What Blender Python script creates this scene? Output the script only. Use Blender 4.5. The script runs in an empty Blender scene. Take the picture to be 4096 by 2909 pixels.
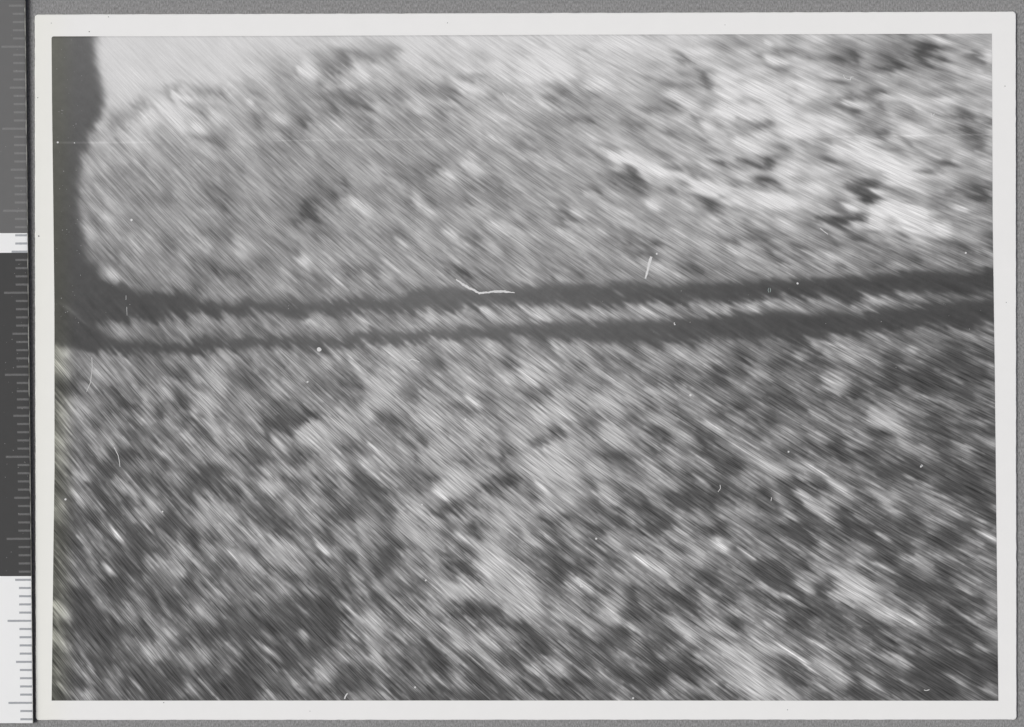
# A black-and-white photographic print lying on a grey copy board beside a grey-scale ruler.
import bpy, math, random
import numpy as np

# ------------------------------------------------------------------ camera, sky, sun, exposure
scene = bpy.context.scene
PXM = 32810.0                 # photograph pixels per metre (328.1 px per centimetre tick)
CAM_H = 0.55                  # camera height above the board
VIEW_W = 4096 / PXM

cam = bpy.data.cameras.new('camera')
cam.sensor_width = 36.0
cam.lens = 36.0 * CAM_H / VIEW_W
cam.clip_start = 0.01
cam.clip_end = 200.0
cam_o = bpy.data.objects.new('camera', cam)
scene.collection.objects.link(cam_o)
cam_o.location = (0, 0, CAM_H)
cam_o.rotation_euler = (0, 0, 0)
scene.camera = cam_o

SUN_EL = math.radians(52)
SUN_AZ = math.radians(270)    # light from the left of the board
world = bpy.data.worlds.new('World')
scene.world = world
world.use_nodes = True
wn = world.node_tree
bg = wn.nodes['Background']
sky = wn.nodes.new('ShaderNodeTexSky')
sky.sky_type = 'NISHITA'
sky.sun_disc = False
sky.sun_elevation = SUN_EL
sky.sun_rotation = SUN_AZ
sky.air_density = 0.35
sky.dust_density = 8.0
sky.ozone_density = 0.6
wn.links.new(sky.outputs['Color'], bg.inputs['Color'])
bg.inputs['Strength'].default_value = 0.05

sun = bpy.data.lights.new('sun', 'SUN')
sun.energy = 1.5
sun.angle = math.radians(34)
sun.color = (0.872, 0.942, 0.962)
sun_o = bpy.data.objects.new('sun', sun)
scene.collection.objects.link(sun_o)
sun_o.rotation_euler = (0, -(math.pi / 2 - SUN_EL), 0)   # shines from -X towards +X
sun_o.location = (-1, 0, 1.3)

scene.view_settings.view_transform = 'Standard'
scene.view_settings.look = 'None'
scene.view_settings.gamma = 1.0
scene.view_settings.use_curve_mapping = False
scene.view_settings.exposure = 0.53

random.seed(7)
rng = np.random.default_rng(11)
COL = scene.collection
VEIL = 0.011                  # light added by the surface gloss
ALB = 1.04                    # base colour per linear display value


# ------------------------------------------------------------------ helpers
def lin(v):
    v = np.asarray(v, dtype=np.float64) / 255.0
    return np.where(v <= 0.04045, v / 12.92, ((v + 0.055) / 1.055) ** 2.4)


def W(px, py, z=0.0):
    """photograph position -> board position (as seen from above, at height z)"""
    k = (CAM_H - z) / CAM_H
    return ((px - 2048.0) / PXM * k, (1454.5 - py) / PXM * k, z)


def tag(o, label=None, cat=None, kind=None, group=None):
    if label: o['label'] = label
    if cat: o['category'] = cat
    if kind: o['kind'] = kind
    if group: o['group'] = group
    return o


def link(name, me, mat=None, parent=None):
    o = bpy.data.objects.new(name, me)
    COL.objects.link(o)
    if mat is not None and me is not None and not me.materials:
        me.materials.append(mat)
    if parent is not None:
        o.parent = parent
    return o


def mesh(name, verts, faces):
    me = bpy.data.meshes.new(name)
    me.from_pydata([tuple(v) for v in verts], [], faces)
    me.update()
    return me


def material(name, value, rough=0.6, spec=0.15, noise=None, tint=(1, 1, 1), bump=None):
    """grey material; noise = (scale vector, amount, detail)"""
    m = bpy.data.materials.new(name)
    m.use_nodes = True
    nt = m.node_tree
    b = nt.nodes['Principled BSDF']
    b.inputs['Roughness'].default_value = rough
    b.inputs['Specular IOR Level'].default_value = spec
    base = max(0.02, float(lin(value)) * ALB - VEIL)
    col = (base * tint[0], base * tint[1], base * tint[2], 1)
    b.inputs['Base Color'].default_value = col
    if noise:
        tc = nt.nodes.new('ShaderNodeTexCoord')
        mp = nt.nodes.new('ShaderNodeMapping')
        mp.inputs['Scale'].default_value = noise[0]
        nz = nt.nodes.new('ShaderNodeTexNoise')
        nz.inputs['Scale'].default_value = 1.0
        nz.inputs['Detail'].default_value = noise[2]
        nz.inputs['Roughness'].default_value = 0.65
        mr = nt.nodes.new('ShaderNodeMapRange')
        mr.inputs['From Min'].default_value = 0.25
        mr.inputs['From Max'].default_value = 0.75
        mr.inputs['To Min'].default_value = 1 - noise[1]
        mr.inputs['To Max'].default_value = 1 + noise[1]
        mx = nt.nodes.new('ShaderNodeVectorMath')
        mx.operation = 'SCALE'
        mx.inputs[0].default_value = col[:3]
        nt.links.new(tc.outputs['Object'], mp.inputs['Vector'])
        nt.links.new(mp.outputs['Vector'], nz.inputs['Vector'])
        nt.links.new(nz.outputs['Fac'], mr.inputs['Value'])
        nt.links.new(mr.outputs['Result'], mx.inputs['Scale'])
        nt.links.new(mx.outputs['Vector'], b.inputs['Base Color'])
        if bump:
            bp = nt.nodes.new('ShaderNodeBump')
            bp.inputs['Strength'].default_value = bump[0]
            bp.inputs['Distance'].default_value = bump[1]
            nt.links.new(nz.outputs['Fac'], bp.inputs['Height'])
            nt.links.new(bp.outputs['Normal'], b.inputs['Normal'])
    return m


# ------------------------------------------------------------------ the setting: board on a floor
def box(x0, x1, y0, y1, z0, z1):
    v = [(x0, y0, z0), (x1, y0, z0), (x1, y1, z0), (x0, y1, z0),
         (x0, y0, z1), (x1, y0, z1), (x1, y1, z1), (x0, y1, z1)]
    f = [(0, 3, 2, 1), (4, 5, 6, 7), (0, 1, 5, 4), (1, 2, 6, 5), (2, 3, 7, 6), (3, 0, 4, 7)]
    return v, f


M_board = material('grey_felt_board', 137, 0.95, 0.02, ((6200, 2600, 6000), 0.46, 3.0), bump=(0.35, 0.00008))
M_floor = material('floor_grey', 128, 0.9, 0.05, ((30, 30, 30), 0.12, 4.0))
v, f = box(-20, 20, -20, 20, -0.10, -0.030)
tag(link('ground', mesh('ground', v, f), M_floor), kind='structure')
v, f = box(-0.45, 0.45, -0.35, 0.35, -0.030, 0.0)
tag(link('backing_board', mesh('backing_board', v, f), M_board), kind='structure')


# ------------------------------------------------------------------ the print: paper
PAPER_Z = 0.00026
PIC_Z = 0.00029


def jitter_line(p0, p1, n, amp):
    out = []
    for i in range(n):
        t = i / n
        out.append([p0[0] + (p1[0] - p0[0]) * t, p0[1] + (p1[1] - p0[1]) * t])
    nx, ny = -(p1[1] - p0[1]), (p1[0] - p0[0])
    l = math.hypot(nx, ny)
    s = rng.normal(0, 1, n)
    s = np.convolve(np.r_[s, s, s], np.ones(3) / 3, 'same')[n:2 * n]
    for i, o in enumerate(out):
        w = min(1, i / 3, (n - i) / 3)
        o[0] += nx / l * s[i] * amp * w
        o[1] += ny / l * s[i] * amp * w
    return out


def arc(cx, cy, r, a0, a1, n=7):
    return [[cx + r * math.cos(math.radians(a0 + (a1 - a0) * i / n)),
             cy + r * math.sin(math.radians(a0 + (a1 - a0) * i / n))] for i in range(n)]


R = 13
TL, TR, BR, BL = (139.5, 58.5), (4064, 46.5), (4067, 2879), (143.5, 2881)
outline = []
outline += arc(TL[0] + R, TL[1] + R, R, 180, 270)
outline += jitter_line((TL[0] + R, TL[1]), (TR[0] - R, TR[1]), 420, 0.55)
outline += arc(TR[0] - R, TR[1] + R, R, 270, 360)
outline += jitter_line((TR[0], TR[1] + R), (BR[0], BR[1] - R), 300, 0.55)
outline += arc(BR[0] - R, BR[1] - R, R, 0, 90)
outline += jitter_line((BR[0] - R, BR[1]), (BL[0] + R, BL[1]), 420, 0.55)
outline += arc(BL[0] + R, BL[1] - R, R, 90, 180)
outline += jitter_line((BL[0], BL[1] - R), (TL[0], TL[1] + R), 300, 0.55)
n = len(outline)
cx, cy = 2104, 1466
verts = []
for (x, y) in outline: verts.append(W(x, y, 0.00004))
for (x, y) in outline: verts.append(W(x, y, PAPER_Z - 0.00006))
for (x, y) in outline:                      # a slightly worn, softened top edge
    d = math.hypot(cx - x, cy - y)
    verts.append(W(x + (cx - x) / d * 2.2, y + (cy - y) / d * 2.2, PAPER_Z))
faces = [tuple(range(n))]
for i in range(n):
    j = (i + 1) % n
    faces.append((i, n + i, n + j, j))
    faces.append((n + i, 2 * n + i, 2 * n + j, n + j))
faces.append(tuple(reversed(range(2 * n, 3 * n))))
print_o = link('photographic_print', None)
print_o.location = W(2104, 1466, 0)
tag(print_o, 'white bordered black and white print of a streaked blurry picture on grey board', 'print')
M_paper = material('white_photo_paper', 227, 0.42, 0.12, ((420, 420, 420), 0.010, 3.0), tint=(1.0, 1.0, 0.99))
# faint yellowing of the paper along its left margin
nt = M_paper.node_tree
b = nt.nodes['Principled BSDF']
src = b.inputs['Base Color'].links[0].from_socket
tc = nt.nodes.new('ShaderNodeTexCoord')
sx = nt.nodes.new('ShaderNodeSeparateXYZ')
mr = nt.nodes.new('ShaderNodeMapRange')
mr.interpolation_type = 'SMOOTHSTEP'
mr.inputs['From Min'].default_value = W(150, 0)[0]
mr.inputs['From Max'].default_value = W(330, 0)[0]
mx = nt.nodes.new('ShaderNodeMix')
mx.data_type = 'RGBA'; mx.blend_type = 'MULTIPLY'
mx.inputs['Factor'].default_value = 1.0
cr = nt.nodes.new('ShaderNodeMix'); cr.data_type = 'RGBA'
cr.inputs['A'].default_value = (1.0, 1.0, 0.955, 1)
cr.inputs['B'].default_value = (1, 1, 1, 1)
nt.links.new(tc.outputs['Object'], sx.inputs[0])
nt.links.new(sx.outputs['X'], mr.inputs['Value'])
nt.links.new(mr.outputs['Result'], cr.inputs['Factor'])
nt.links.new(src, mx.inputs['A'])
nt.links.new(cr.outputs['Result'], mx.inputs['B'])
nt.links.new(mx.outputs['Result'], b.inputs['Base Color'])


def child(name, me, mat, parent):
    """parent a mesh built in board coordinates to the print"""
    o = link(name, me, mat, parent)
    px = parent
    off = [0, 0, 0]
    while px is not None:
        off = [off[k] - px.location[k] for k in range(3)]
        px = px.parent
    o.location = off
    return o


def rebased(me, loc):
    for vv in me.vertices:
        vv.co.x -= loc[0]; vv.co.y -= loc[1]; vv.co.z -= loc[2]
    return me


paper = child('paper', mesh('paper', verts, faces), M_paper, print_o)

# ------------------------------------------------------------------ the picture printed on the paper
# Its tones are worked out on a fine grid of points (photograph pixels), as the smeared
# image of speckled ground crossed by an upright dark bar and two dark bands.
STEP = 4.0
PADP = 160
gx = np.arange(206 - PADP, 3993 + PADP, STEP)
gy = np.arange(135 - PADP, 2804 + PADP, STEP)
X, Y = np.meshgrid(gx, gy)
H_, W_ = X.shape
U = np.clip((X - 206) / 3787, -0.05, 1.05)
V = np.clip((Y - 140) / 2663, -0.05, 1.05)


def flow(u, v):
    return np.radians(50.0 - 25.5 * u + 9.0 * (v - 0.5) * (0.5 + 0.7 * u))


TH = flow(U, V)
CT, ST = np.cos(TH), np.sin(TH)


def sample(a, x, y):
    fx = np.clip((x - gx[0]) / STEP, 0, W_ - 1.001)
    fy = np.clip((y - gy[0]) / STEP, 0, H_ - 1.001)
    ix = fx.astype(np.int32); iy = fy.astype(np.int32)
    fx -= ix; fy -= iy
    i = iy * W_ + ix
    a = a.ravel()
    return (a[i] * (1 - fx) + a[i + 1] * fx) * (1 - fy) + (a[i + W_] * (1 - fx) + a[i + W_ + 1] * fx) * fy


def smear(a, length, k):
    out = np.zeros_like(a)
    for t in np.linspace(-0.5, 0.5, k):
        out += sample(a, X + CT * t * length, Y + ST * t * length)
    return out / k


KX = np.fft.rfftfreq(W_)[None, :]
KY = np.fft.fftfreq(H_)[:, None]


def gblur(a, s):
    g = np.exp(-2 * (math.pi * s) ** 2 * (KX ** 2 + KY ** 2))
    return np.fft.irfft2(np.fft.rfft2(a) * g, s=a.shape)


def ablur(a, s_along, s_across, deg):
    ca, sa_ = math.cos(math.radians(deg)), math.sin(math.radians(deg))
    ku, kv = KX * ca + KY * sa_, -KX * sa_ + KY * ca
    g = np.exp(-2 * math.pi ** 2 * ((s_along * ku) ** 2 + (s_across * kv) ** 2))
    return np.fft.irfft2(np.fft.rfft2(a) * g, s=a.shape)


def nrm(a):
    return (a - a.mean()) / a.std()


white = lambda: rng.normal(0, 1, (H_, W_))
n_fine = nrm(smear(gblur(white(), 0.55), 120, 26))
n_mid = nrm(smear(gblur(white(), 1.15), 115, 26))
n_big = nrm(smear(gblur(white(), 5.0), 90, 12))
n_huge = nrm(gblur(white(), 12.0))
n_clump = nrm(smear(ablur(white(), 13.0, 5.0, -24), 60, 10))       # clumps lying across the smear
n_clump2 = nrm(smear(ablur(white(), 5.5, 3.2, -10), 60, 10))
n_rip = nrm(smear(ablur(white(), 11.0, 3.4, 9), 40, 8) + 0.8 * smear(ablur(white(), 6.0, 2.4, 6), 40, 8))       # flatter ripples
dots = np.zeros((H_, W_))
for cnt, s, amp in ((9000, 0.6, 1.0), (1800, 1.0, 1.0), (160, 1.9, 1.0)):
    d = np.zeros((H_, W_))
    d[rng.integers(0, H_, cnt), rng.integers(0, W_, cnt)] = rng.uniform(0.25, 1.0, cnt) ** 2
    d = gblur(d, s) * (2 * math.pi * s * s)
    dots += smear(d, 86, 22) * amp * (86 / STEP) / (s * 2.5)
dark = np.zeros((H_, W_))
d = np.zeros((H_, W_))
d[rng.integers(0, H_, 1500), rng.integers(0, W_, 1500)] = rng.uniform(0.2, 1.0, 1500)
dark = smear(gblur(d, 1.8) * (2 * math.pi * 1.8 ** 2), 70, 16) * 3.2

# broad tones of the picture (display values), rows top to bottom
BX = np.linspace(206, 3993, 9)
BY = np.array([140, 400, 700, 1000, 1250, 1450, 1800, 2200, 2803.])
BASE = np.array([
    [212, 213, 209, 206, 202, 196, 182, 164, 182],
    [186, 190, 164, 168, 176, 172, 172, 162, 166],
    [154, 158, 152, 154, 158, 166, 178, 178, 160],
    [142, 146, 150, 158, 154, 150, 150, 150, 140],
    [118, 124, 134, 146, 142, 132, 132, 122, 106],
    [122, 128, 132, 144, 144, 138, 126, 114, 104],
    [112, 116, 126, 140, 144, 134, 118, 108, 100],
    [100, 110, 124, 134, 136, 122, 110, 106, 96],
    [94, 94, 104, 114, 110, 106, 118, 104, 86]], float)


def interp_grid(T):
    rows = np.array([np.interp(gx, BX, r) for r in T])
    out = np.empty((H_, W_))
    for i in range(W_):
        out[:, i] = np.interp(gy, BY, rows[:, i])
    return out


base = gblur(interp_grid(BASE), 14)
CON = gblur(interp_grid(np.array([
    [.25, .22, .3, .4, .45, .5, .7, .8, .6],
    [.4, .5, .7, .75, .75, .75, .8, .85, .85],
    [.7, .8, .8, .8, .8, .8, .85, .85, .9],
    [.9, .9, .9, .85, .9, .9, .95, .95, 1],
    [1, 1, 1, 1, 1, 1, 1, 1, 1],
    [1, 1, 1, 1, 1, 1, 1, 1, 1],
    [1, 1, 1, 1, 1, 1, 1, 1, 1],
    [1.1, 1.1, 1.1, 1.05, 1.05, 1.05, 1.05, 1.05, 1.0],
    [1.1, 1.1, 1.1, 1.1, 1.1, 1.1, 1.1, 1.0, 1.0]])), 14)

# lighter and darker clumps: (x, y, length, width, tone change[, angle]) within a 2.2204x enlarged tile
FEAT = {}
FEAT[200, 140] = [(1040,490,120,45,-60,-10),(790,650,90,60,-55,-20),(1270,460,90,30,-40,10),(1450,480,60,40,-35),(1270,640,90,40,-50,0),
 (1830,460,80,60,-35),(2120,320,90,60,-35),(1830,740,110,80,-40),(560,740,120,60,-25),(1400,920,150,50,-35),(1230,1120,80,50,-25),
 (900,1160,60,40,-20),(1330,1380,120,60,-30),(1080,1440,90,60,-25),(2210,790,80,70,-40),(1400,1530,60,30,-30),(1560,930,80,40,-25),(1640,1140,130,60,-25),
 (1200,570,200,40,25,10),(1100,740,260,60,25),(1600,500,90,50,25),(1340,850,90,50,35),(900,740,100,50,20),(2050,740,110,60,25),(1780,590,60,40,25),
 (930,1310,130,22,35),(2010,1215,110,28,40),(620,1090,200,20,25),(350,1210,90,50,25),(480,980,120,50,25),(1820,1060,60,15,25),(1490,1300,80,40,20),(500,1420,150,60,20)]
FEAT[1200, 140] = [(460,210,280,90,-50,0),(700,160,110,60,-25),(330,310,70,40,-25),(220,410,60,40,-35),(500,560,250,60,-35,0),(640,630,100,40,-40,-10),
 (240,650,90,40,-35),(490,800,70,50,-35),(850,460,60,40,-30),(1130,460,110,50,-30),(1330,500,120,40,-35,5),(1480,390,110,35,-50,5),(1600,230,120,60,-30),
 (2120,50,80,30,-35),(1870,150,80,30,-20),(1330,680,110,50,-35),(1080,720,90,30,-25),(1820,900,60,80,-35),(1650,570,140,30,-30,-10),(2200,530,110,60,-35),
 (1480,1000,100,50,-30),(1770,1080,90,60,-25),(430,1350,130,50,-40,-10),(1380,1430,60,40,-45),(280,1440,200,80,-35),(100,1550,120,60,-40),(950,1450,120,70,-30),
 (1100,1220,90,50,-35),(1290,1130,60,40,-20),(1770,1330,150,50,-25),(2000,1010,110,40,-20),(860,1270,60,40,-25),
 (520,340,140,50,35),(660,590,150,50,35),(420,460,150,50,25),(1050,640,150,60,25),(1570,490,160,50,30,5),(1760,720,120,50,35),(1540,1180,150,60,35),
 (1330,1250,100,60,35),(2150,1170,110,40,30),(80,330,120,60,30),(2130,200,300,100,15),(2100,420,260,80,10),(670,1200,150,60,20),(560,1530,150,60,25),(880,1340,130,50,25),(1100,1530,180,60,25)]
FEAT[2200, 140] = [(310,110,90,40,-45,0),(1160,205,70,30,-60,-15),(1340,400,110,80,-50,-10),(1400,370,40,60,-25),(1080,480,130,70,-45),(890,430,60,40,-35),
 (980,630,110,50,-50),(720,760,80,50,-45),(1450,745,100,30,-65,0),(1740,820,80,30,-60,-10),(1890,795,80,25,-55,0),(1470,850,70,40,-40),(1260,920,80,40,-45),
 (830,950,200,80,-30),(1900,1130,100,60,-75,10),(1280,1200,140,50,-50),(1440,1190,80,25,-45),(1000,1130,60,35,-40),(1760,1320,180,50,-60,12),(640,1200,120,50,-45),
 (650,1300,200,60,-40),(1040,1300,80,40,-40),(1360,1450,240,45,-55,20),(330,1390,120,40,-35,50),(1950,200,120,40,-55),(2050,320,120,40,-45),(2060,160,80,40,-40),
 (2190,520,90,30,-50,5),(300,500,120,60,-25),(270,710,80,40,-35),(380,1030,150,80,-30),(2100,940,150,40,-35),(1700,930,120,50,-30),(2080,1560,200,40,-40),(1800,1560,180,50,-30),(60,540,130,80,-30),(1860,60,150,60,-15),
 (600,60,400,70,25,0),(120,320,130,70,35),(1560,490,160,70,30),(1700,690,350,70,35,0),(1200,580,200,60,35),(1760,440,160,60,30),(700,1110,200,50,40,15),(960,1230,130,50,45),
 (1420,1360,200,80,45,25),(1250,1290,200,40,35),(1150,1080,150,60,30),(1740,1010,150,50,25),(2150,900,120,60,25),(2090,250,60,20,50),(1940,80,70,30,35),(2000,1480,300,60,35,10),
 (910,1530,110,30,50),(1220,1510,90,15,35),(180,480,110,40,25),(1560,1500,120,30,25),(840,1260,110,40,30),(2050,580,200,60,20)]
FEAT[3000, 140] = [(1550,90,220,50,-60,8),(1650,190,200,50,-45,5),(1300,190,60,30,-40),(1130,290,80,35,-65,0),(850,220,120,40,-35),(770,400,80,40,-45,-10),(1050,460,100,30,-50,5),
 (970,490,70,30,-30),(780,590,80,40,-60,20),(960,680,140,35,-50,22),(1120,630,80,30,-45,0),(1380,640,60,20,-35),(1080,850,120,50,-65,10),(860,890,80,40,-45),(1230,770,120,60,-35),
 (640,960,120,50,-50),(550,1040,200,60,-35),(1450,970,80,40,-55,20),(1740,1140,110,55,-60,5),(1600,1120,120,50,-30),(1820,690,100,25,-45,0),(1930,820,160,60,-55),(2100,230,130,60,-60),
 (2120,770,60,60,-40),(1680,40,60,20,-45),(1050,1360,170,60,-65,-10),(1120,1280,90,40,-50),(960,1410,90,40,-45),(1040,1450,160,60,-40),(1900,520,250,60,-35),(1550,500,150,50,-25),
 (2050,970,200,80,-40),(2060,1330,150,40,-50,5),(1820,1420,130,40,-45,-5),(2030,1430,130,40,-50),(1560,1480,250,45,-50,12),(1110,1020,110,25,-30),(890,1100,60,25,-40),(1750,260,150,30,-25),
 (700,1480,130,50,-40),(900,1580,250,40,-45),(560,220,150,50,-30),(1000,350,80,25,-25),
 (670,310,140,50,45,10),(800,510,110,55,40,-10),(1000,170,90,40,30),(970,620,180,50,35),(1650,600,220,70,25),(1400,870,250,70,35,-5),(1000,1000,250,50,30),(1200,1130,400,80,35),(1250,1200,250,60,25),
 (500,900,250,80,25),(250,600,200,100,20),(2030,310,70,20,40),(2040,760,90,25,40),(870,1520,130,30,55),(1470,1570,120,60,45),(1860,1540,140,35,55,12),(1300,1500,300,80,25),(1900,100,300,60,20),
 (1350,1320,200,70,20),(650,1350,250,70,20),(270,1460,200,60,35),(1700,1300,200,50,15),(350,420,250,60,20)]
FEAT[200, 800] = [(860,300,120,25,40),(900,390,130,55,35),(780,400,130,45,30),(1390,400,90,60,40),(1180,510,150,40,35),(580,700,120,45,70),(1690,420,150,80,30),(340,280,120,60,25),(340,380,120,30,20),
 (520,160,100,60,20),(700,560,150,40,20),(820,640,150,50,20),(2250,530,90,40,30),(1590,820,180,60,20),(1180,740,170,40,20),(420,660,110,60,20),(1780,660,200,50,15),(2000,600,250,60,15),
 (700,240,60,50,-25),(1320,580,80,50,-30),(1640,230,50,40,-25),(1640,600,60,60,-30),(1560,640,70,40,-25),(1340,760,80,60,-35),(2140,690,70,50,-30),(2230,170,60,50,-30),(1800,550,80,50,-25),(620,500,60,30,-20),(720,690,60,40,-25),
 (620,1170,130,45,35),(430,1130,80,30,25),(1060,1190,180,40,30),(1190,1180,150,40,25),(1630,1150,200,50,30),(1800,1150,170,40,30),(1910,1100,120,30,25),(2090,1180,100,60,30),(2250,1050,80,50,35),(1300,1140,120,50,20),
 (330,1340,100,25,25),(720,1470,200,18,60),(110,1340,100,60,35),(120,1520,120,50,35),(1830,1450,80,60,35),(1310,1420,150,40,30),(1250,1400,110,60,20),(1390,1480,250,70,20),(1560,1370,140,40,20),(2160,1370,110,25,35),(2080,1530,120,30,40),
 (1980,1510,80,60,-25),(1110,1580,60,40,-25),(250,1600,90,60,-25)]
FEAT[1200, 800] = [(50,540,100,50,45),(1330,300,100,50,45),(900,380,110,35,30),(1070,250,130,60,25),(930,680,170,40,40),(760,640,120,45,35),(560,690,100,30,25),(1730,410,110,40,35),(1960,680,130,50,40),(1100,380,100,50,20),
 (270,810,80,60,25),(1700,150,250,80,20),(1450,400,150,40,25),(820,760,160,40,30),(1290,760,110,15,30),(1900,370,200,60,20),(2240,50,90,20,30),(550,60,150,60,20),(1100,80,180,40,25),(1560,660,200,25,20),
 (50,160,70,50,-40),(180,280,80,40,-35),(170,120,60,40,-25),(1340,370,60,80,-35),(1500,390,60,30,-45),(1340,620,110,50,-45),(1230,590,40,30,-25),(450,640,70,60,-35),(620,640,90,40,-35),(1350,150,50,30,-25),(2180,680,110,60,-35),(1600,240,80,50,-20),(880,330,70,40,-25),(1000,460,50,40,-25),
 (90,1090,110,60,35),(240,1110,150,35,25),(600,1110,170,40,35),(1060,1090,110,40,30),(1160,1040,100,50,35),(1280,1060,80,40,25),(1420,1060,150,40,25),(1700,1030,150,45,35),(1850,1040,170,40,25),(1990,970,160,25,45),(2150,1040,130,55,55),
 (870,1390,200,50,50),(1340,1330,110,80,30),(440,1390,100,30,35),(330,1380,140,50,25),(240,1450,90,60,30),(510,1490,130,20,45),(1740,1340,120,70,30),(1400,1310,130,50,25),(2020,1570,150,55,45),(1820,1600,130,40,40),(1580,1410,120,20,25),(2260,1290,80,30,35),(800,1570,200,60,25),(1350,1580,120,50,15),
 (1200,1500,120,50,-35),(1740,1530,60,60,-35),(660,1460,110,60,-25),(130,1370,80,50,-30),(400,1500,150,80,-25)]
FEAT[2200, 800] = [(1450,155,110,30,50),(470,280,110,35,35),(620,150,250,80,30),(1070,440,110,12,45),(1170,690,130,30,55),(940,620,200,50,30),(1000,590,110,50,25),(120,720,150,35,50),(1880,230,130,40,30),(1740,590,110,20,30),(1650,460,160,50,25),(240,120,110,20,35),
 (1160,290,120,30,25),(2060,200,90,60,20),(1100,330,120,50,20),(1450,490,180,40,20),(230,370,200,60,20),(2150,670,120,15,30),(2200,60,150,30,25),(1350,270,160,30,15),(2000,30,400,60,35),
 (110,130,110,60,-50),(800,420,110,60,-45),(1200,610,80,35,-50),(1540,380,70,40,-40),(1230,390,110,40,-35),(140,570,60,50,-35),(1000,250,60,40,-30),(1790,340,110,50,-35),(720,320,60,50,-25),(2080,460,140,40,-35),(1860,300,100,40,-30),(1230,220,60,40,-25),(2000,300,120,40,-20),
 (890,1010,130,50,35),(1080,1000,150,40,25),(1410,980,130,30,40),(1540,960,150,50,30),(1770,945,120,50,65),(1940,920,130,40,60),(2140,940,170,45,45),(350,1040,200,40,25),(500,1000,150,60,20),(130,960,110,30,25),(1230,920,120,40,25),
 (110,1290,170,40,45),(280,1320,160,40,35),(540,1290,110,40,30),(860,1330,130,30,35),(1600,1260,100,25,35),(1130,1330,160,60,25),(420,1530,150,30,35),(1780,1300,200,20,25),(120,1410,160,60,25),(1340,1480,150,60,25),(2200,1390,80,50,30),
 (560,1500,120,70,-45),(800,1460,90,60,-35),(1160,1510,110,50,-35),(350,1370,100,40,-25),(1430,1500,150,60,-45),(1690,1480,110,70,-45),(1010,1590,80,50,-35),(2170,1480,160,60,-50),(1830,1310,150,40,-25)]
FEAT[3000, 800] = [(870,60,130,30,50),(1480,130,130,55,55,15),(1300,90,260,60,40),(1250,180,200,60,40),(1500,280,250,50,50,20),(1870,70,130,30,45),(1650,230,200,60,30),(760,520,130,40,35),(1100,430,100,20,30),(800,90,200,60,20),(1000,380,110,30,25),(700,600,200,60,20),(1250,370,110,30,25),
 (2050,430,150,50,25),(2130,480,90,20,35),(1380,610,200,40,20),(1900,610,110,20,30),(570,350,130,30,20),(1950,520,200,40,20),(640,40,200,40,30),
 (720,200,160,45,-70,5),(950,180,160,50,-60,5),(1200,300,110,30,-55,15),(860,590,80,35,-55),(1190,590,90,40,-45),(600,330,80,40,-35),(330,440,150,60,-40),(1180,430,70,30,-35),(2120,420,90,40,-45),(1750,380,250,60,-35),(1480,480,200,60,-30),(1600,180,110,30,-50),(2050,150,200,60,-30),(1450,550,200,40,-25),(620,130,150,40,-30),(1000,280,150,30,-30),(1900,240,200,30,-25),
 (720,890,130,40,45),(580,910,220,20,45),(950,990,150,30,55),(1070,900,110,25,40),(1170,920,150,40,45),(1230,890,120,30,40),(1040,950,150,30,30),(1480,870,200,40,20),(1650,870,120,30,15),(2060,860,170,25,20),
 (720,1275,170,30,60,14),(860,1310,100,22,50,18),(1170,1210,140,18,75),(930,1280,200,40,30),(570,1290,110,35,30),(620,1340,130,40,35),(1870,1180,200,50,35),(1640,1190,220,40,25),(1750,1130,130,20,25),(480,1390,120,50,35),(890,1390,130,60,35),(1430,1330,80,50,30),(1330,1480,200,40,25),(1400,1160,200,20,30),(2080,1480,200,50,30),(1100,1430,200,40,30),(750,1580,160,60,25),
 (640,1460,220,50,-40),(1380,1440,150,60,-45),(1880,1460,160,70,-60),(1100,1310,120,40,-30),(520,1430,60,50,-35),(1230,1570,80,60,-45),(1650,1500,160,60,-35),(1780,1270,60,40,-30),(1500,1590,250,60,-35),(2050,1320,180,50,-35)]
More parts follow.
